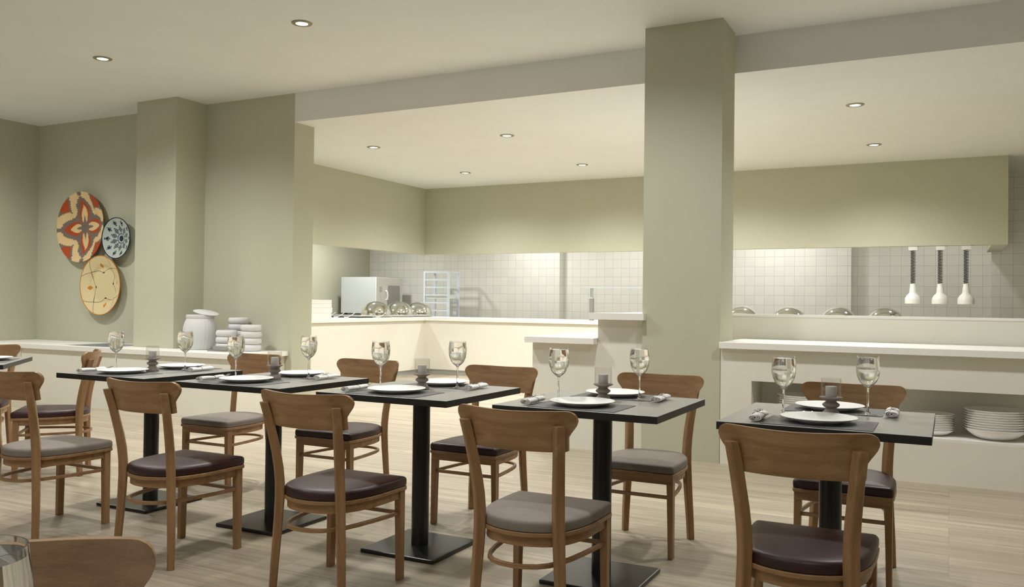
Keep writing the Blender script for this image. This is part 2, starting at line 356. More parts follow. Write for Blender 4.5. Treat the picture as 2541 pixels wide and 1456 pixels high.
def back_bm():
    # outline (x, z) right half, from the bottom centre to the top centre
    half = [(0, 0.671), (0.06, 0.671), (0.12, 0.671), (0.165, 0.672), (0.187, 0.673), (0.1905, 0.676), (0.1885, 0.69), (0.1885, 0.703), (0.191, 0.716), (0.198, 0.730), (0.208, 0.744), (0.218, 0.757), (0.2245, 0.769), (0.227, 0.781), (0.2255, 0.792), (0.221, 0.801), (0.213, 0.8075), (0.203, 0.8115), (0.190, 0.8125), (0.165, 0.812), (0.12, 0.8105), (0.06, 0.8085), (0, 0.8075)]
    pts = half + [(-x, z) for x, z in reversed(half[1:-1])]
    # fine strips so that the plan curve is smooth: build columns
    xs = sorted(set(round(v, 4) for v in [i*0.227/14 for i in range(-14, 15)]))
    def top(x):
        x = abs(x); up_ = half[13:]
        for (a, za), (b, zb) in zip(up_, up_[1:]):
            if b <= x <= a: return za + (zb-za)*((a-x)/max(1e-9, a-b))
        return up_[-1][1]
    def bot(x):
        x = abs(x)
        lo = half[:6] if x <= 0.1905 else half[8:14]
        for (a, za), (b, zb) in zip(lo, lo[1:]):
            if min(a, b) <= x <= max(a, b) and a != b: return za + (zb-za)*((x-a)/(b-a))
        return lo[-1][1]
    xs = [-0.2269, -0.2255, -0.221, -0.213, -0.203, -0.195, -0.1905, -0.18, -0.16, -0.14, -0.12, -0.10, -0.08, -0.06, -0.04, -0.02, 0]
    xs = xs + [-x for x in reversed(xs[:-1])]
    bm = B(); T = 0.0075; fr, bk = [], []; NZ = 6
    for x in xs:
        z0, z1 = bot(x), top(x); f, k = [], []
        for j in range(NZ+1):
            z = z0+(z1-z0)*j/NZ
            yc = -0.250 + 1.19*x*x - 0.27*(z-0.75)
            f.append(bm.verts.new((x, yc+T, z))); k.append(bm.verts.new((x, yc-T, z)))
        fr.append(f); bk.append(k)
    for i in range(len(xs)-1):
        for j in range(NZ):
            bm.faces.new((fr[i][j], fr[i+1][j], fr[i+1][j+1], fr[i][j+1])); bm.faces.new((bk[i][j], bk[i][j+1], bk[i+1][j+1], bk[i+1][j]))
        bm.faces.new((fr[i][0], bk[i][0], bk[i+1][0], fr[i+1][0])); bm.faces.new((fr[i][NZ], fr[i+1][NZ], bk[i+1][NZ], bk[i][NZ]))
    for i in (0, -1):
        for j in range(NZ): bm.faces.new((fr[i][j], fr[i][j+1], bk[i][j+1], bk[i][j]))
    return bm
def make_chair(cm, label, group):
    t = thing('dining_chair', label, 'chair', group=group)
    obj('seat', cushion_bm(), cm, t, angle=50, label=('dark burgundy leather seat cushion' if cm is BURG else 'taupe grey seat cushion'))
    bm = B(); prism(bm, seat_outline(0.003), 0.3745, 0.3905); obj('seat_frame', bm, WOODX, t, bevel=0.003, angle=60)
    bm = B(); o_, i_ = seat_outline(-0.010), seat_outline(-0.032); n = len(o_)
    ra = [[bm.verts.new((x, y, z)) for x, y in pts] for pts, z in ((o_, 0.341), (o_, 0.3745), (i_, 0.3745), (i_, 0.341))]
    for a in range(4):
        for i in range(n): bm.faces.new((ra[a][i], ra[a][(i+1) % n], ra[(a+1) % 4][(i+1) % n], ra[(a+1) % 4][i]))
    obj('apron', bm, WOODX, t, angle=60)
    for s in (-1, 1):
        bm = B(); xo = 0.194*s
        zs = [(0, 0.022), (0.18, 0.026), (0.34, 0.031), (0.3745, 0.031)]; rings = []
        for z, wd in zs: rings.append([bm.verts.new(p) for p in ((xo, 0.174, z), (xo-s*wd, 0.174, z), (xo-s*wd, 0.209, z), (xo, 0.209, z))])
        for a, b in zip(rings, rings[1:]):
            for k in range(4): bm.faces.new((a[k], a[(k+1) % 4], b[(k+1) % 4], b[k]))
        bm.faces.new(rings[0]); bm.faces.new(rings[-1])
        obj('leg', bm, WOODZ, t, smooth=False, bevel=0.002)
    pth = [(0.172, -0.184, 0), (0.168, -0.180, 0.10), (0.162, -0.176, 0.20), (0.156, -0.173, 0.30), (0.152, -0.172, 0.38), (0.151, -0.174, 0.44), (0.153, -0.180, 0.50), (0.157, -0.190, 0.56), (0.163, -0.203, 0.62), (0.170, -0.219, 0.69), (0.176, -0.2335, 0.74), (0.179, -0.241, 0.764)]
    ssz = [0.030, 0.032, 0.034, 0.036, 0.0375, 0.038, 0.0378, 0.037, 0.036, 0.0355, 0.035, 0.0335]
    for s in (-1, 1):
        bm = B()
        def sec(i):
            h = ssz[i]/2*math.sqrt(2); c = 0.12*h
            return [(h-c, -c), (h-c, c), (c, h-c), (-c, h-c), (-h+c, c), (-h+c, -c), (-c, -h+c), (c, -h+c)]
        sweep(bm, [(s*x, y, z) for x, y, z in pth], sec, fixed_axes=((1, 0, 0), (0, 1, 0)))
        obj('leg', bm, WOODZ, t, angle=30, bevel=0.0015, segs=1)
    obj('backrest', back_bm(), WOODX, t, angle=40, bevel=0.003)
    # bent stretcher ring and front bar
    hp = [(0.178, 0.185), (0.172, 0.10), (0.163, 0.02), (0.150, -0.06), (0.135, -0.12), (0.115, -0.165), (0.085, -0.198), (0.045, -0.217), (0, -0.222)]
    pr_ = [(x, y, 0.279) for x, y in hp] + [(-x, y, 0.279) for x, y in reversed(hp[:-1])]
    bm = B(); sweep(bm, pr_, lambda i: [(-0.007, -0.0075), (0.007, -0.0075), (0.007, 0.0075), (-0.007, 0.0075)])
    obj('stretcher', bm, WOODX, t, angle=40, bevel=0.0015, segs=1)
    boxobj('stretcher', (-0.172, 0.172, 0.184, 0.199, 0.2715, 0.2865), WOODX, t, bevel=0.0015)
    return t

TX = {1: -4.076, 2: -3.158, 3: -2.239, 4: -1.320, 5: -0.400}; TY = 3.447
TN = {5: 'the rightmost table', 4: 'the second table from right', 3: 'the middle table', 2: 'the fourth table from right', 1: 'the fifth table from right'}
GR = {}
def chair(kind, loc, rz, label):
    group = 'wooden dining chairs around the tables'
    if kind not in GR:
        c = make_chair({'b': BURG, 'g': TAUPE}[kind], label, group); c.location = loc; c.rotation_euler = (0, 0, rz); GR[kind] = c; return c
    return dup(GR[kind], loc, rz, label, group)
fk = {1: 'g', 2: 'b', 3: 'b', 4: 'g', 5: 'b'}; rk = {1: 'g', 2: 'b', 3: 'b', 4: 'g', 5: 'b'}
cn = {'g': 'taupe grey', 'b': 'burgundy leather'}
for k in range(1, 6):
    chair(fk[k], (TX[k], 2.822, 0), 0, 'chair with %s seat on the near side of %s' % (cn[fk[k]], TN[k]))
    chair(rk[k], (TX[k], 4.052, 0), PI, 'chair with %s seat on the far side of %s' % (cn[rk[k]], TN[k]))
T0 = (-5.736, 3.266)
def facing(dx, dy): return math.atan2(dy, dx) - PI/2
chair('b', (-5.325, 3.72, 0), facing(-1, -1), 'brown wooden chair seen side-on behind the angled table at the left edge')
chair('b', (-6.20, 3.735, 0), facing(1, -1), 'cut-off wooden chair on the far side of the angled table at left')
chair('b', (-1.054, 0.586, 0), facing(1, -1), 'large foreground chair backrest in the bottom left corner behind the wine glass')

# ------------------------------------------------------------------ tables
def make_table(size, label, loc, rz, group):
    t = thing('bistro_table', label, 'table', loc, rz, group); h = size/2
    o = boxobj('tabletop', (-h, h, -h, h, 0.7215, 0.75), EDGEB, t, bevel=0.0012); o.data.materials.append(GREYTOP)
    for f in o.data.polygons:
        if f.normal.z > 0.9: f.material_index = 1
    bm = B(); lathe(bm, [(0.041, 0.018), (0.041, 0.715)], 40); obj('pole', bm, BLACKM, t)
    boxobj('mounting_plate', (-0.16, 0.16, -0.16, 0.16, 0.715, 0.7215), BLACKM, t)
    boxobj('base_plate', (-0.2, 0.2, -0.2, 0.2, 0, 0.018), BLACKM, t, bevel=0.005)
    return t
G = 'black square pedestal tables'
tb = make_table(0.70, 'black square pedestal table, rightmost in the row, in front of the plate niche', (TX[5], TY, 0), 0, G)
lab = {4: 'black square pedestal table, second from the right in the row', 3: 'black square pedestal table in the middle of the row of five', 2: 'black square pedestal table, fourth from the right in the row', 1: 'black square pedestal table, fifth from the right, before the white sideboard'}
for k in (4, 3, 2, 1): dup(tb, (TX[k], TY, 0), 0, lab[k], G)
make_table(0.80, 'black table turned at an angle, cut off by the left edge', (T0[0], T0[1], 0), PI/4, G)
FG = (-0.571, 0.111)
dup(tb, (FG[0], FG[1], 0), PI/4, 'table carrying the large foreground wine glass at bottom left', G)

# ------------------------------------------------------------------ tableware
def plate_bm(r=0.133, h=0.0205, foot=0.55, seg=56):
    bm = B(); th = 0.0035
    lathe(bm, [(0, 0.0015), (r*foot*0.9, 0.0015), (r*foot*0.92, 0), (r*foot, 0), (r*foot*1.02, 0.002), (r*0.82, h*0.48), (r*0.97, h-th*0.8), (r, h-0.0008), (r*0.995, h), (r*0.985, h), (r*0.80, h*0.56+th*0.5), (r*foot, th+0.001), (0, th+0.0006)], seg)
    return bm
def make_plate(label, loc): 
    o = obj('dinner_plate', plate_bm(), CHINA, angle=60); o.location = loc; return tag(o, label, 'plate', 'white dinner plates on the tables')
def make_mat(label, loc, rz=0):
    o = boxobj('placemat', (-0.186, 0.186, -0.128, 0.128, 0, 0.0022), MATG, bevel=0.0006); o.location = loc; o.rotation_euler = (0, 0, rz)
    return tag(o, label, 'placemat', 'grey placemats on the tables')
GO = [(0.0345, 0), (0.0350, 0.0008), (0.0345, 0.0018), (0.025, 0.0035), (0.012, 0.0065), (0.006, 0.012), (0.0040, 0.022), (0.0036, 0.05), (0.0036, 0.085), (0.0042, 0.100), (0.0070, 0.1065), (0.014, 0.1115), (0.024, 0.1200), (0.0325, 0.1320), (0.0390, 0.1480), (0.0428, 0.1650), (0.0440, 0.1790), (0.0434, 0.1950), (0.0418, 0.2100), (0.0396, 0.2280)]
GI = [(0.0384, 0.2280), (0.0406, 0.2100), (0.0422, 0.1950), (0.0428, 0.1790), (0.0416, 0.1650), (0.0378, 0.1480), (0.0313, 0.1325), (0.0228, 0.1212), (0.0120, 0.1140), (0, 0.1115)]
def make_glass(label, loc):
    t = thing('wine_glass', label, 'glass', loc, 0, 'stemmed wine glasses on the tables')
    bm = B(); lathe(bm, [(0, 0.0066)] + GO[4:] + GI, 48, caps=False); obj('glass_body', bm, GLASS, t, angle=80)
    bm = B(); lathe(bm, [(0, 0)] + GO[:4] + [(0.012, 0.0064), (0, 0.0064)], 48, caps=False); obj('foot', bm, THIN, t, angle=80)
    inner = [(r+0.0004 if r else 0, z) for r, z in reversed(GI[1:])]
    top = [(0.0394, 0.2205), (0, 0.2205)]
    bm = B(); lathe(bm, inner + top, 48, caps=False); obj('water', bm, WATER, t, angle=80)
    return t
def make_holder(label, loc):
    t = thing('candle_holder', label, 'candle holder', loc, 0, 'candle holders in the middle of the tables')
    bm = B(); lathe(bm, [(0, 0), (0.034, 0), (0.035, 0.003), (0.034, 0.011), (0.030, 0.019), (0.022, 0.027), (0.0190, 0.032), (0.0195, 0.035), (0.027, 0.040), (0.0315, 0.0455), (0.0315, 0.0495), (0.026, 0.054), (0.0200, 0.058), (0.0195, 0.061), (0.023, 0.0645), (0.034, 0.069), (0.0415, 0.073), (0.042, 0.0755), (0.041, 0.0765), (0, 0.0765)], 40)
    obj('turned_base', bm, TURNED, t, angle=50)
    bm = B(); lathe(bm, [(0.0363, 0.0768), (0.0363, 0.147), (0.0350, 0.147), (0.0350, 0.0768)], 48, caps=False)
    bm.verts.ensure_lookup_table(); n = 48
    for k in range(n): bm.faces.new((bm.verts[k], bm.verts[3*n+k], bm.verts[3*n+(k+1) % n], bm.verts[(k+1) % n]))
    obj('glass_cylinder', bm, THIN, t, angle=50)
    bm = B(); lathe(bm, [(0, 0.0766), (0.0205, 0.0766), (0.0205, 0.115), (0.0195, 0.1165), (0.016, 0.1162), (0, 0.1155)], 32)
    c = obj('candle', bm, WAX, t, angle=50, label='pale grey pillar candle')
    return t
def make_napkin(label, loc, rz=0):
    t = thing('napkin_roll', label, 'napkin', loc, rz, 'rolled white napkins on the tables')
    # flattened spiral of cloth
    bm = B(); L = 0.078; N = 96; turns = 2.85; ra, rb = [], []
    for i in range(N+1):
        a = 2*PI*turns*i/N; g = 0.22+0.78*i/N
        x = 0.0265*g*math.cos(a+2.2); z = 0.0150 + 0.0122*g*math.sin(a+2.2)
        ra.append((x, z)); g2 = max(0.05, g-0.17)
        rb.append((0.0265*g2*math.cos(a+2.2), 0.0150+0.0122*g2*math.sin(a+2.2)))
    NY = 5; grid = []
    for j in range(NY+1):
        y = -L + 2*L*j/NY; pinch = 1-0.16*math.exp(-((y-0.012)/0.016)**2) + 0.03*math.sin(j*2.1)
        grid.append(([bm.verts.new((x*pinch, y, 0.0022+(z-0.0022)*pinch)) for x, z in ra], [bm.verts.new((x*pinch, y, 0.0022+(z-0.0022)*pinch)) for x, z in rb]))
    for j in range(NY):
        for side in (0, 1):
            for i in range(N): bm.faces.new((grid[j][side][i], grid[j][side][i+1], grid[j+1][side][i+1], grid[j+1][side][i]))
        for i in (0, N): bm.faces.new((grid[j][0][i], grid[j][1][i], grid[j+1][1][i], grid[j+1][0][i]))
    for j in (0, NY):
        for i in range(N): bm.faces.new((grid[j][0][i], grid[j][0][i+1], grid[j][1][i+1], grid[j][1][i]))
    obj('cloth', bm, LINEN, t, angle=70)
    bm = B(); pts = [(0.0238*math.cos(a), 0.012, 0.0150+0.0114*math.sin(a)) for a in [2*PI*k/28 for k in range(28)]]
    tube(bm, pts, 0.0008, 6, closed=True)
    tube(bm, [(0, 0.012, 0.0268), (-0.008, 0.004, 0.034), (-0.014, -0.004, 0.034), (-0.010, 0.010, 0.029), (0, 0.012, 0.0268)], 0.0007, 6)
    tube(bm, [(0, 0.012, 0.0268), (0.007, 0.020, 0.034), (0.004, 0.028, 0.033), (0.0, 0.020, 0.030)], 0.0007, 6)
    obj('string', bm, STRING, t, label='thin dark string tied in a bow')
    return t
def bar(bm, path, wds, th):
    """flat bar in the xy plane: path of (x,y,z), widths across x"""
    sweep(bm, path, lambda i: [(-wds[i]/2, -th/2), (wds[i]/2, -th/2), (wds[i]/2, th/2), (-wds[i]/2, th/2)], fixed_axes=((1, 0, 0), (0, 0, 1)))
def make_fork(label, loc, rz, group):
    bm = B()
    bar(bm, [(0, -0.100, 0.002), (0, -0.095, 0.003), (0, -0.04, 0.004), (0, 0.02, 0.006), (0, 0.040, 0.007), (0, 0.052, 0.005), (0, 0.06, 0.005)], [0.006, 0.012, 0.009, 0.005, 0.006, 0.018, 0.0205], 0.0018)
    for k in range(4):
        x = -0.0082+0.00547*k
        bar(bm, [(x, 0.060, 0.005), (x, 0.080, 0.008), (x*0.98, 0.098, 0.014)], [0.0030, 0.0026, 0.0014], 0.0016)
    o = obj('fork', bm, STEEL, angle=50, bevel=0.0004, segs=1); o.location = loc; o.rotation_euler = (0, 0, rz)
    return tag(o, label, 'fork', group)
def make_knife(label, loc, rz, group):
    bm = B()
    bar(bm, [(0, -0.105, 0.002), (0, -0.100, 0.002), (0, -0.02, 0.003), (0, 0.0, 0.003)], [0.008, 0.014, 0.010, 0.008], 0.005)
    bar(bm, [(0.001, 0.0, 0.003), (0.001, 0.02, 0.003), (0.001, 0.085, 0.003), (0.004, 0.105, 0.003)], [0.010, 0.017, 0.016, 0.003], 0.0014)
    o = obj('knife', bm, STEEL, angle=50, bevel=0.0004, segs=1); o.location = loc; o.rotation_euler = (0, 0, rz)
    return tag(o, label, 'knife', group)
def make_spoon(label, loc, rz, group):
    bm = B()
    bar(bm, [(0, -0.075, 0.003), (0, -0.070, 0.003), (0, -0.02, 0.005), (0, 0.03, 0.006), (0, 0.040, 0.005)], [0.006, 0.010, 0.007, 0.0045, 0.006], 0.0018)
    rings = []; n = 20
    for r, z in ((1.0, 0.0058), (0.8, 0.0030), (0.5, 0.0012), (0.2, 0.0006)): rings.append([bm.verts.new((0.0150*r*math.cos(2*PI*k/n), 0.060+0.0235*r*math.sin(2*PI*k/n), z)) for k in range(n)])
    up_ = [[bm.verts.new((v.co.x*0.96, 0.060+(v.co.y-0.060)*0.96, v.co.z+0.0012)) for v in r] for r in rings]
    for st in (rings, up_):
        for a, b in zip(st, st[1:]):
            for k in range(n): bm.faces.new((a[k], a[(k+1) % n], b[(k+1) % n], b[k]))
        bm.faces.new(st[-1])
    for k in range(n): bm.faces.new((rings[0][k], rings[0][(k+1) % n], up_[0][(k+1) % n], up_[0][k]))
    o = obj('dessert_spoon', bm, STEEL, angle=60); o.location = loc; o.rotation_euler = (0, 0, rz)
    return tag(o, label, 'spoon', group)
PROTO = {}
def put(kind, maker, label, loc, rz=0.0, group=None):
    if kind not in PROTO:
        o = maker(label, loc); o.rotation_euler = (0, 0, rz); PROTO[kind] = o; return o
    return dup(PROTO[kind], loc, rz, label, group)
def setting(cx, cy, rz, tn):
    def W(x, y, z): 
        c, s = math.cos(rz), math.sin(rz); return (cx+c*x-s*y, cy+s*x+c*y, 0.75+z)
    for nm, py, my in (('near', -0.180, -0.201), ('far', 0.240, 0.235)):
        put('mat', make_mat, 'grey rectangular placemat on the %s side of %s' % (nm, tn), W(-0.014, my, 0.0002), rz)
        put('plate', make_plate, 'white round plate on the %s placemat of %s' % (nm, tn), W(-0.021 if nm == 'near' else -0.033, py, 0.0026), rz)
    put('glass', make_glass, 'stemmed wine glass left of the candle on %s' % tn, W(-0.154, -0.121, 0.0026), rz)
    put('glass', make_glass, 'stemmed wine glass right of the candle on %s' % tn, W(0.119, 0.128, 0.0026), rz)
    put('holder', make_holder, 'taupe turned candle holder with glass cylinder on %s' % tn, W(0, 0, 0.0003), rz)
    for nm, x, y, a in (('near left', -0.227, -0.222, 0.02), ('far right', 0.205, 0.168, PI+0.02)):
        put('napkin', make_napkin, 'rolled white napkin at the %s of %s' % (nm, tn), W(x, y, 0.0003), rz+a)
        ca, sa = math.cos(a), math.sin(a)
        def off(dx, dy, z): return W(x+ca*dx-sa*dy, y+sa*dx+ca*dy, z)
        g = 'cutlery in the napkin rolls'
        put('fork', lambda l, p: make_fork(l, p, 0, g), 'steel fork in the napkin roll at the %s of %s' % (nm, tn), off(-0.007, 0.056, 0.010), rz+a+0.12)
        put('knife', lambda l, p: make_knife(l, p, 0, g), 'steel knife in the napkin roll at the %s of %s' % (nm, tn), off(0.009, 0.016, 0.0105), rz+a-0.16)
    for nm, x, y in (('near', 0.02, -0.0395), ('far', -0.035, 0.078)):
        put('spoon', lambda l, p: make_spoon(l, p, 0, 'dessert spoons beside the plates'), 'small steel spoon beside the %s plate of %s' % (nm, tn), W(x, y, 0.0026 if nm == 'near' else 0.0006), rz+PI/2)
for k in (5, 4, 3, 2, 1): setting(TX[k], TY, 0, TN[k])
# angled table on the left edge: only its right-hand corner is in view
AT = 'the angled table at left'
def W0(x, y, z):
    c, s = math.cos(PI/4), math.sin(PI/4); return (T0[0]+c*x-s*y, T0[1]+s*x+c*y, 0.75+z)
dup(PROTO['mat'], W0(0.235, 0.02, 0.0002), PI/4+PI/2, 'grey placemat on ' + AT)
dup(PROTO['plate'], W0(0.225, 0.03, 0.0026), 0, 'white round plate on ' + AT)
dup(PROTO['napkin'], (-5.40, 3.22, 0.7503), -PI/4-0.3, 'rolled white napkin near the front corner of ' + AT)
dup(PROTO['napkin'], (-5.86, 3.47, 0.7503), PI/4, 'rolled white napkin lying behind the plate on ' + AT)
# foreground glass
dup(PROTO['glass'], (-0.652, 0.388, 0.7503), 0, 'large wine glass cut off at the bottom left corner of the picture')

# ------------------------------------------------------------------ plate stacks in the niche
def deep_plate_bm(r, h):
    bm = B(); t = 0.004
    lathe(bm, [(0, 0.001), (r*0.42, 0.001), (r*0.44, 0), (r*0.48, 0), (r*0.70, h*0.28), (r*0.88, h*0.66), (r*0.985, h-0.002), (r, h), (r*0.985, h+0.001), (r*0.86, h*0.70), (r*0.66, h*0.34+0.001), (r*0.44, 0.0045), (0, 0.0045)], 56)
    return bm
ORD = ['topmost', 'second', 'third', 'fourth', 'fifth', 'sixth', 'seventh', 'eighth', 'ninth', 'tenth', 'eleventh', 'twelfth']
def stack(x, y, r, h, n, dz, nm):
    first = None
    for i in range(n):
        lb = '%s plate from the top of the %s plate stack in the niche' % (ORD[n-1-i], nm) if i < n-1 else 'topmost white plate of the %s plate stack in the niche' % nm
        if first is None:
            first = obj('stacked_plate', deep_plate_bm(r, h), CHINA, angle=60); tag(first, lb, 'plate', 'plates stacked in the %s niche stack' % nm); first.location = (x, y, 0.3025); 
        else: dup(first, (x, y, 0.3025+i*dz), 0, lb)
stack(0.272, 6.56, 0.188, 0.070, 9, 0.0158, 'large right')
stack(-0.10, 6.56, 0.132, 0.040, 10, 0.0118, 'small middle')
stack(-0.955, 6.56, 0.180, 0.070, 11, 0.0152, 'left')

# ------------------------------------------------------------------ jar, bowls, tray on the sideboard
t = thing('lidded_jar', 'big white lidded jar on the sideboard beside the left column', 'jar', (-6.985, 6.50, 0.6445))
bm = B(); lathe(bm, [(0, 0), (0.115, 0), (0.125, 0.006), (0.150, 0.06), (0.168, 0.13), (0.172, 0.18), (0.168, 0.23), (0.155, 0.28), (0.139, 0.315), (0.137, 0.320), (0.140, 0.328), (0.142, 0.345), (0.140, 0.358), (0.134, 0.362), (0.128, 0.358), (0.126, 0.32), (0.145, 0.27), (0.158, 0.18), (0.12, 0.02), (0, 0.012)], 26)
obj('jar_body', bm, STONEW, t, angle=12)
bm = B(); lathe(bm, [(0, 0), (0.120, 0), (0.128, 0.004), (0.130, 0.010), (0.120, 0.014), (0.03, 0.020), (0.02, 0.021), (0, 0.021)], 40)
l = obj('lid', bm, STONEW, t); l.location = (0.045, 0.035, 0.377); l.rotation_euler = (0.02, math.radians(13), 0)
def bowl_bm():
    bm = B(); lathe(bm, [(0, 0.002), (0.080, 0.002), (0.084, 0), (0.092, 0.002), (0.102, 0.012), (0.1075, 0.028), (0.1075, 0.042), (0.103, 0.057), (0.096, 0.0655), (0.091, 0.0668), (0.088, 0.064), (0.095, 0.052), (0.099, 0.035), (0.092, 0.015), (0.07, 0.008), (0, 0.008)], 48)
    return bm
first = None
for (x, y, n, z0, nm) in ((-6.368, 6.60, 4, 0.6445, 'right'), (-6.655, 6.715, 5, 0.6445, 'rear'), (-6.585, 6.48, 3, 0.6545, 'left')):
    for i in range(n):
        lb = ('topmost' if i == n-1 else ORD[n-1-i]) + ' white round bowl %s the %s bowl stack on the sideboard' % ('of' if i == n-1 else 'from the top of', nm)
        if first is None: first = tag(obj('serving_bowl', bowl_bm(), STONEW, angle=60), lb, 'bowl', 'white bowls stacked on the sideboard'); first.location = (x, y, z0)
        else: dup(first, (x, y, z0+i*0.0672), 0, lb)
tag(boxobj('flat_tray', (-6.70, -6.44, 6.33, 6.575, 0.6445, 0.654), GREYP, bevel=0.002), 'flat grey tray under the left bowl stack on the sideboard', 'tray')
tag(boxobj('grey_box', (-6.63, -6.455, 6.335, 6.370, 0.6545, 0.697), GREYP, bevel=0.004), 'small grey box on the tray before the left bowl stack', 'box')

# ------------------------------------------------------------------ woven wall baskets
class E:
    """tiny expression builder for shader maths"""
    def __init__(s, nt, out): s.nt, s.o = nt, out
    def _b(s, op, a, b=None, c=None):
        n = s.nt.nodes.new('ShaderNodeMath'); n.operation = op
        for i, v in enumerate((a, b, c)):
            if v is None: continue
            if isinstance(v, E): s.nt.links.new(v.o, n.inputs[i])
            else: n.inputs[i].default_value = v
        return E(s.nt, n.outputs[0])
    def __add__(s, o): return s._b('ADD', s, o)
    def __radd__(s, o): return s._b('ADD', s, o)
    def __rmul__(s, o): return s._b('MULTIPLY', s, o)
    def __sub__(s, o): return s._b('SUBTRACT', s, o)
    def __rsub__(s, o): return s._b('SUBTRACT', o, s)
    def __mul__(s, o): return s._b('MULTIPLY', s, o)
    def __truediv__(s, o): return s._b('DIVIDE', s, o)
    def f(s, op, o=None, p=None): return s._b(op, s, o, p)
    def lt(s, o): return s._b('LESS_THAN', s, o)
    def gt(s, o): return s._b('GREATER_THAN', s, o)
def layer(nt, base, items):
    """items: (mask E, colour) painted over one another"""
    cur = None
    for mk, col in items:
        n = nt.nodes.new('ShaderNodeMix'); n.data_type = 'RGBA'
        if cur is None: n.inputs['A'].default_value = (*base, 1)
        else: nt.links.new(cur, n.inputs['A'])
        n.inputs['B'].default_value = (*col, 1); nt.links.new(mk.o, n.inputs['Factor']); cur = n.outputs['Result']
    return cur
def polar(nt, R, rings, steps, tilt=0.0):
    tc = nt.nodes.new('ShaderNodeTexCoord'); s = nt.nodes.new('ShaderNodeSeparateXYZ'); nt.links.new(tc.outputs['Object'], s.inputs[0])
    x, z = E(nt, s.outputs[0]), E(nt, s.outputs[2])
    r0 = ((x*x)+(z*z)).f('SQRT')/R
    th = z.f('ARCTAN2', x) + (tilt+PI*2)
    r = ((r0*rings).f('FLOOR')+0.5)/rings
    step = 2*PI/steps
    # stair steps shifted by half a stitch on every other ring
    tq = ((th/step).f('FLOOR')+0.5)*step
    return r0, r, th, tq
def fold(th, n):
    """angle distance to the nearest of n spokes, 0..pi/n"""
    per = 2*PI/n
    m = (th+per/2).f('FLOORED_MODULO', per) - per/2
    return m.f('ABSOLUTE')
def basket_mat(kind):
    R, rings, steps = {'star': (0.42, 23, 110), 'navy': (0.24, 28, 132), 'straw': (0.355, 40, 130)}[kind]
    m = mat('basket_'+kind, (0.6, 0.5, 0.3), 0.75, spec=0.2); nt, N, L, b = nodes(m)
    tilt = {'star': -0.08, 'navy': 0.0, 'straw': -0.13}[kind]
    r0, r, th, tq = polar(nt, R, rings, steps, tilt)
    if kind == 'star':
        a = fold(tq, 4); d = fold(tq-PI/4, 4)          # to the axes, to the diagonals
        across = (a.f('SINE')*r); along = (a.f('COSINE')*r)
        def petal(length, wid, k=1.0): return across.lt((along/length*PI).f('SINE')*wid) .f('MULTIPLY', along.lt(length))
        cream, red, grey = (0.72, 0.53, 0.28), (0.42, 0.075, 0.022), (0.19, 0.155, 0.13)
        grey_big = r.lt(0.69 + (a*4).f('COSINE')*0.17)
        patch_g = d.lt(0.36).f('MULTIPLY', r.gt(0.66 + (d*0.85)))
        patch_r = d.lt(0.24).f('MULTIPLY', r.gt(0.73 + (d*0.8)))
        tips = a.lt(r*0.35-0.27).f('MULTIPLY', r.gt(0.84))
        items = [(grey_big.f('MULTIPLY', r.lt(0.93)), grey), (patch_g, grey), (patch_r, red),
                 (petal(0.80, 0.21), red), (petal(0.66, 0.125), cream), (petal(0.36, 0.045), grey), (r.lt(0.17), grey), (tips, grey)]
        col = layer(nt, cream, items)
    elif kind == 'navy':
        pale, navy, teal = (0.50, 0.55, 0.50), (0.012, 0.013, 0.045), (0.02, 0.045, 0.06)
        def dia(rc, n, wr, wa, sh=0.0):
            a = fold(tq+sh, n)*r; dr = (r-rc).f('ABSOLUTE'); return (a/wa + dr/wr)
        chk = ((r*rings*0.5).f('FLOORED_MODULO', 1.0).gt(0.45)).f('MULTIPLY', ((th*steps/(2*PI)*0.5).f('FLOORED_MODULO', 1.0)).gt(0.42))
        d1 = dia(0.45, 10, 0.20, 0.125, PI/10); d2 = dia(0.76, 10, 0.145, 0.125)
        inv = 1.0 - chk
        items = [(d1.lt(1.0).f('MULTIPLY', inv), teal), (d2.lt(1.0).f('MULTIPLY', inv), navy), (d2.lt(0.35), navy), (r.lt(0.25), pale), (r.lt(0.245).f('MULTIPLY', r.gt(0.2)), teal), (r.lt(0.155), teal), (r.gt(0.955), navy)]
        col = layer(nt, pale, items)
    else:
        straw, blk, org = (0.70, 0.58, 0.34), (0.035, 0.016, 0.010), (0.55, 0.22, 0.035)
        a = fold(th, 4); d = fold(th-PI/4, 4)
        curve = a*0.385 + 0.40
        dots = ((th*46/(2*PI)*2).f('FLOORED_MODULO', 1.0)).gt(0.35)
        l1 = ((r0-curve).f('ABSOLUTE')).lt(0.013).f('MULTIPLY', dots)
        wedge = a.lt(0.10).f('MULTIPLY', ((r0-0.43).f('ABSOLUTE')).lt(0.03-(a*0.25)))
        dotr = ((r0*26).f('FLOORED_MODULO', 1.0)).gt(0.35)
        spread = (r0-0.69)*1.25
        l2 = ((d-spread).f('ABSOLUTE')*r0).lt(0.014).f('MULTIPLY', r0.gt(0.69)).f('MULTIPLY', dotr)
        dd = ((a*r0)/0.075 + ((r0-0.66).f('ABSOLUTE'))/0.09)
        items = [(l1, blk), (wedge, blk), (l2, blk), (dd.lt(1.0), org), (r0.gt(0.965), org)]
        col = layer(nt, straw, items)
    # coils and stitches
    coil = (r0*rings*2*PI).f('SINE')
    st = (th*steps).f('SINE')*0.25
    L.new(col, b.inputs['Base Color'])
    h = coil + st
    bump(nt, h.o, b, 0.45 if kind != 'straw' else 0.25, 0.003)
    return m
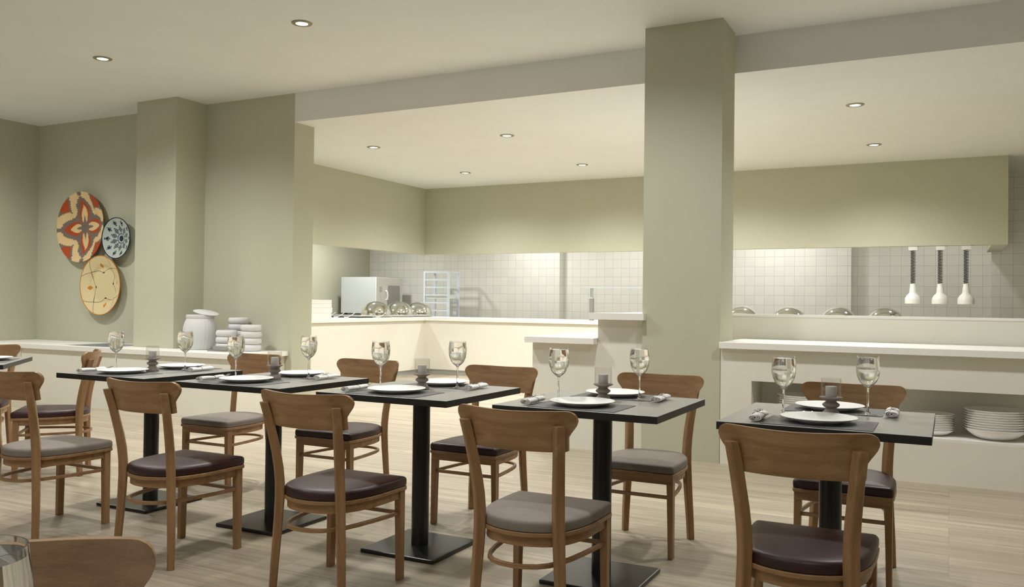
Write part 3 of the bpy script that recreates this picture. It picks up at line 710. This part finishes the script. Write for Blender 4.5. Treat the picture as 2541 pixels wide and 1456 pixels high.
def basket(kind, label, x, z, R, depth):
    bm = B()  # lathe about the local -Y axis, rim away from the wall
    flat = 0.66 if kind != 'navy' else 0.35
    prof = []
    n = 26
    for i in range(n+1):
        q = i/n
        if kind == 'navy': y = depth*(q**2.0)
        else: y = depth*(0.30*max(0, min(1, (q-flat+0.06)/0.08))**1 + 0.70*max(0, (q-flat)/(1-flat)))
        prof.append((R*q, y))
    back = [(R*q, y-0.010 if q > 0.02 else -0.010) for q, y in [(p[0]/R, p[1]) for p in prof]]
    full = prof + [(R*1.004, depth-0.004)] + list(reversed(back))
    seg = 72; rings = []
    for r, y in full:
        if r < 1e-6: rings.append([bm.verts.new((0, -y, 0))])
        else: rings.append([bm.verts.new((r*math.cos(2*PI*k/seg), -y, r*math.sin(2*PI*k/seg))) for k in range(seg)])
    for a, b in zip(rings, rings[1:]):
        for k in range(seg):
            k2 = (k+1) % seg
            if len(a) == 1: bm.faces.new((a[0], b[k2], b[k]))
            elif len(b) == 1: bm.faces.new((a[k], a[k2], b[0]))
            else: bm.faces.new((a[k], a[k2], b[k2], b[k]))
    o = obj('wall_basket', bm, basket_mat(kind), angle=60); o.location = (x, 6.828, z)
    return tag(o, label, 'basket', 'woven baskets on the left wall')
basket('star', 'largest woven wall basket with red and cream star pattern', -9.27, 2.015, 0.422, 0.075)
basket('navy', 'small pale wall basket with navy dotted diamonds', -8.625, 1.866, 0.240, 0.085)
basket('straw', 'straw-coloured wall basket with black dotted lines and orange diamonds', -8.905, 1.318, 0.352, 0.070)

# ------------------------------------------------------------------ kitchen equipment
KT = 0.9215
tag(boxobj('steel_stand', [(-9.92, -8.98, 12.30, 13.35, 0.885, 0.925), (-9.90, -9.85, 12.32, 12.37, 0, 0.885), (-9.05, -9.0, 12.32, 12.37, 0, 0.885), (-9.90, -9.85, 13.28, 13.33, 0, 0.885), (-9.05, -9.0, 13.28, 13.33, 0, 0.885)], BRUSH), 'steel stand under the oven in the kitchen corner', 'stand')
t = thing('combi_oven', 'steel and white combi oven in the kitchen corner behind the domes', 'oven', (-9.39, 12.75, 0.9255))
t.location = (0, 0, 0)
boxobj('oven_body', (-9.777, -9.022, 12.35, 13.16, 0.955, 1.60), BRUSH, t, bevel=0.004)
for x in (-9.72, -9.08):
    for y in (12.42, 13.08): boxobj('foot', (x-0.02, x+0.02, y-0.02, y+0.02, 0.9255, 0.955), BLACKP, t)
boxobj('front_panel', (-9.022, -9.004, 12.352, 13.158, 0.957, 1.598), ENAMEL, t, bevel=0.002, label='white control panel and door')
bm = B(); pts = []
for k in range(13):
    q = k/12; z = 1.00+0.46*q; pts.append((12.71-0.035*math.sin(PI*q), z))
pts = pts + [(13.07, 1.46), (13.085, 1.23), (13.07, 1.00)]
a = [bm.verts.new((-9.0035, y, z)) for y, z in pts]; b_ = [bm.verts.new((-9.010, y, z)) for y, z in pts]
for k in range(len(pts)): bm.faces.new((a[k], a[(k+1) % len(pts)], b_[(k+1) % len(pts)], b_[k]))
bm.faces.new(a); bm.faces.new(b_)
obj('oven_window', bm, DARKGL, t, smooth=False)
bm = B(); tube(bm, [(-9.0, 12.63, 1.36), (-8.965, 12.63, 1.35), (-8.955, 12.635, 1.28), (-8.965, 12.64, 1.21), (-9.0, 12.64, 1.20)], 0.014, 10); obj('handle', bm, ENAMEL, t)
boxobj('display', (-9.0045, -9.002, 12.44, 12.52, 1.33, 1.43), KICK, t)
bm = B()
for k in range(4): box(bm, -9.0045, -9.0015, 12.45+0.012*k, 12.455+0.018*k, 1.29-0.028*k, 1.296-0.028*k)
obj('vent_marks', bm, GREYP, t, smooth=False)
bm = B(); tube(bm, [(-9.004, 12.48, 1.09), (-8.985, 12.48, 1.09)], 0.012, 12); obj('knob', bm, ENAMEL, t)
# chafing dishes
def make_chafer(label, loc):
    t = thing('chafing_dish', label, 'chafing dish', loc, 0, 'domed chafing dishes on the kitchen worktop')
    bm = B(); prof = [(0.235, 0.035)]
    for k in range(1, 13): a = PI/2*k/12; prof.append((0.237*math.cos(a), 0.035+0.214*math.sin(a)))
    inn = [(max(0, r-0.003), z-0.003) for r, z in reversed(prof)]; inn[0] = (0, inn[0][1]); prof[-1] = (0, prof[-1][1])
    lathe(bm, prof + inn, 56, caps=False); obj('dome_lid', bm, CHROME, t, angle=60)
    bm = B(); lathe(bm, [(0, 0), (0.215, 0), (0.225, 0.004), (0.243, 0.030), (0.243, 0.036), (0.238, 0.036), (0.22, 0.010), (0, 0.008)], 56); obj('dish', bm, STEEL, t)
    bm = B(); tube(bm, [(0.165, -0.150, 0.10), (0.185, -0.168, 0.105), (0.195, -0.160, 0.11), (0.190, -0.140, 0.115)], 0.006, 8); obj('handle', bm, STEEL, t)
    return t
c0 = make_chafer('nearest of the three domed chafing dishes before the oven', (-8.0, 10.98, KT))
dup(c0, (-8.0, 11.60, KT), 0, 'middle of the three domed chafing dishes in the left kitchen corner')
dup(c0, (-8.0, 12.17, KT), 0, 'domed chafing dish next to the tray rack, furthest in the left kitchen corner')
for x, lb in ((-2.58, 'domed chafing dish half hidden beside the big column, behind the low wall'), (-1.958, 'second domed chafing dish right of the big column behind the low wall'),
              (-1.324, 'third domed chafing dish right of the big column behind the low wall'), (-0.745, 'domed chafing dish behind the low wall nearest the heat lamps')):
    dup(c0, (x, 12.12, KT), 0, lb)
# white trays
for i, (z0, z1, w_) in enumerate(((0.9215, 0.998, 0.245), (0.9985, 1.072, 0.262), (1.0725, 1.125, 0.248), (1.1255, 1.180, 0.248))):
    o = boxobj('white_tray', (-0.22, 0.22, -w_, w_, 0, z1-z0), ENAMEL, bevel=0.003); o.location = (-8.02, 9.40, z0)
    tag(o, ['bottom', 'second lowest', 'second highest', 'topmost'][i] + ' white box of the stack at the kitchen worktop end', 'box', 'white boxes stacked on the kitchen worktop')
tag(boxobj('hotplate', (-8.36, -7.75, 10.22, 10.56, 0.9215, 0.938), BLACKP, bevel=0.003), 'black hotplate on the kitchen worktop left of the domes', 'hotplate')
def make_ladle(label, loc):
    bm = B(); tube(bm, [(0, -0.02, 0.006), (0, 0.09, 0.045), (0, 0.16, 0.075)], 0.004, 6)
    lathe(bm, [(0, 0), (0.02, 0.001), (0.03, 0.008), (0.034, 0.018), (0.031, 0.018), (0.02, 0.005), (0, 0.003)], 20, (0, -0.045, 0))
    o = obj('serving_spoon', bm, ENAMEL); o.location = loc; return tag(o, label, 'spoon', 'slanting spoon handles on the kitchen worktop')
s0 = make_ladle('slanting serving spoon beside the white boxes on the kitchen worktop', (-7.80, 10.02, KT))
dup(s0, (-8.05, 10.10, KT), 0, 'slanting serving spoon, second from the white boxes')
dup(s0, (-7.70, 10.66, KT), 0, 'slanting serving spoon between hotplate and nearest dome')
dup(s0, (-8.22, 10.10, KT), 0, 'slanting serving spoon before the olive wall, behind the others')
# tray rack
t = thing('tray_rack', 'tall aluminium tray rack standing behind the kitchen counter', 'rack')
RX0, RX1, RY0, RY1, RZ = -8.313, -7.78, 12.80, 13.16, 1.712
for x in (RX0, RX1-0.045):
    for y in (RY0, RY1-0.03): boxobj('post', (x, x+(0.045 if x > RX0 else 0.04), y, y+0.03, 0.091, RZ-0.03), RACKM, t)
boxobj('top_frame', [(RX0, RX1, RY0, RY0+0.03, RZ-0.03, RZ), (RX0, RX1, RY1-0.03, RY1, RZ-0.03, RZ), (RX0, RX0+0.03, RY0+0.03, RY1-0.03, RZ-0.03, RZ), (RX1-0.03, RX1, RY0+0.03, RY1-0.03, RZ-0.03, RZ)], RACKM, t)
for k in range(8):
    z = 1.575-0.135*k
    for y in (RY0+0.004, RY1-0.03): boxobj('rung', (RX0+0.04, RX1-0.045, y, y+0.022, z-0.024, z), RACKM, t)
for x in (RX0+0.03, RX1-0.03):
    for y in (RY0+0.02, RY1-0.02):
        bm = B(); lathe(bm, [(0.0, -0.012), (0.04, -0.012), (0.04, 0.012), (0.0, 0.012)], 20); bmesh.ops.rotate(bm, verts=bm.verts[:], matrix=Matrix.Rotation(PI/2, 3, 'X')); bmesh.ops.translate(bm, verts=bm.verts[:], vec=(x, y, 0.041))
        box(bm, x-0.02, x+0.02, y-0.018, y+0.018, 0.083, 0.091); obj('caster', bm, BLACKP, t)
bm = B(); box(bm, RX0+0.07, RX1-0.05, RY0+0.032, RY1-0.034, 1.232, 1.238); 
box(bm, RX0+0.07, RX1-0.05, RY0+0.032, RY0+0.037, 1.238, 1.279); box(bm, RX0+0.07, RX1-0.05, RY1-0.039, RY1-0.034, 1.238, 1.279); box(bm, RX0+0.07, RX0+0.075, RY0+0.037, RY1-0.039, 1.238, 1.279); box(bm, RX1-0.055, RX1-0.05, RY0+0.037, RY1-0.039, 1.238, 1.279)
tag(obj('baking_tray', bm, ENAMEL, smooth=False), 'white baking tray slid into the aluminium rack', 'tray')
# heat lamps
def make_heat_lamp(label, loc):
    t = thing('heat_lamp', label, 'lamp', loc, 0, 'white heat lamps on coiled cords')
    boxobj('ceiling_box', (-0.052, 0.052, -0.05, 0.05, 0.665, 0.72), ENAMEL, t, bevel=0.003)
    bm = B(); n = 22*16; tube(bm, [(0.026*math.cos(2*PI*k/16), 0.026*math.sin(2*PI*k/16), 0.250+0.415*k/n) for k in range(n+1)], 0.0042, 6); obj('coiled_cord', bm, BLACKP, t, angle=80, label='black coiled cord')
    bm = B(); lathe(bm, [(0.092, 0.0), (0.094, 0.05), (0.088, 0.075), (0.070, 0.105), (0.048, 0.128), (0.040, 0.15), (0.038, 0.20), (0.034, 0.205), (0.033, 0.252), (0, 0.252), (0, 0.246), (0.027, 0.246), (0.030, 0.19), (0.034, 0.14), (0.062, 0.10), (0.082, 0.07), (0.086, 0.0)], 36, caps=False)
    bm.verts.ensure_lookup_table(); obj('shade', bm, ENAMEL, t, angle=50)
    bm = B(); lathe(bm, [(0, 0.02), (0.03, 0.022), (0.05, 0.045), (0.045, 0.07), (0.02, 0.10), (0, 0.10)], 24); obj('bulb', bm, STONEW, t)
    return t
h0 = make_heat_lamp('left heat lamp of the three hanging from the soffit', (-0.419, 11.87, 1.2215))
dup(h0, (-0.113, 11.87, 1.2215), 0, 'middle heat lamp of the three hanging from the soffit')
dup(h0, (0.171, 11.87, 1.2215), 0, 'right heat lamp of the three hanging from the soffit')
# gantry shelf
t = thing('gantry_shelf', 'thin glass shelf on short posts behind the island ledge', 'shelf')
boxobj('shelf_board', (-4.96, -3.85, 11.95, 12.25, 1.408, 1.424), BRUSH, t)
for x in (-4.86, -3.97):
    boxobj('post', (x, x+0.055, 12.07, 12.13, KT, 1.25), GREYP, t); boxobj('post_top', (x+0.008, x+0.047, 12.078, 12.122, 1.25, 1.408), BRUSH, t)

# ------------------------------------------------------------------ downlights
def downlight(x, y, z, power, label, first=[None]):
    if first[0] is None:
        t = thing('ceiling_downlight', label, 'light', (x, y, z), 0, 'recessed round ceiling downlights')
        bm = B(); lathe(bm, [(0.047, -0.001), (0.047, -0.006), (0.052, -0.009), (0.076, -0.006), (0.080, -0.001)], 40, caps=False)
        bm.verts.ensure_lookup_table(); n = 40
        for k in range(n): bm.faces.new((bm.verts[k], bm.verts[4*n+k], bm.verts[4*n+(k+1) % n], bm.verts[(k+1) % n]))
        obj('trim_ring', bm, RINGM, t)
        bm = B(); lathe(bm, [(0, -0.001), (0.047, -0.001), (0.047, -0.004), (0, -0.004)], 40); obj('diffuser', bm, EMIT, t, label='glowing white diffuser')
        first[0] = t
    else: t = dup(first[0], (x, y, z), 0, label)
    ld = bpy.data.lights.new('downlight_beam', 'SPOT'); ld.energy = power; ld.color = LAMP_COL; ld.spot_size = math.radians(152); ld.spot_blend = 1.0; ld.shadow_soft_size = 0.10
    lo = bpy.data.objects.new('downlight_beam', ld); COL.objects.link(lo); lo.location = (x, y, z-0.03)
ZD, ZK = 3.3105, 3.0115
downlight(-6.765, 5.126, ZD, P_MAIN, 'left of the two downlights in the higher dining ceiling')
downlight(-4.475, 5.126, ZD, P_MAIN, 'right of the two downlights in the higher dining ceiling')
for x, y, lb in ((-6.15, 8.345, 'front left downlight in the low ceiling left of the column'), (-4.355, 8.345, 'front right downlight in the low ceiling left of the column'),
                 (-6.14, 10.50, 'rear left downlight in the low ceiling above the kitchen corner'), (-4.35, 10.50, 'rear right downlight in the low ceiling left of the column'),
                 (-0.783, 8.345, 'nearer downlight in the low ceiling right of the column'), (-0.780, 10.48, 'further downlight in the low ceiling right of the column'),
                 (-2.567, 8.345, 'downlight hidden behind the big column, front'), (-2.567, 10.49, 'downlight hidden behind the big column, rear')):
    downlight(x, y, ZK, P_LOW, lb)
for x, y, q in ((-9.05, 5.126, 0.9), (-2.185, 5.126, 0.6), (0.105, 5.126, 0.75), (-6.765, 2.97, 0.35), (-4.475, 2.97, 0.4), (-2.185, 2.97, 0.4), (-4.475, 0.9, 0.3), (-2.185, 0.9, 0.35), (0.105, 0.9, 0.3)):  # far row continues the visible spacing; nearer rows are unseen fill, added
    downlight(x, y, ZD, P_MAIN*q, 'unseen dining ceiling downlight added outside the picture')
for x, y, q in ((-8.9, 9.2, 1), (-8.9, 11.6, 1), (-6.3, 12.65, 0.5), (-4.4, 12.65, 0.4), (-2.3, 12.65, 0.5), (-0.2, 12.65, 0.16)):  # bright tiles suggest some of these; the rest are unseen fill, added
    downlight(x, y, ZK, P_KITCHEN*q, 'unseen kitchen downlight placed for its light behind the soffit')
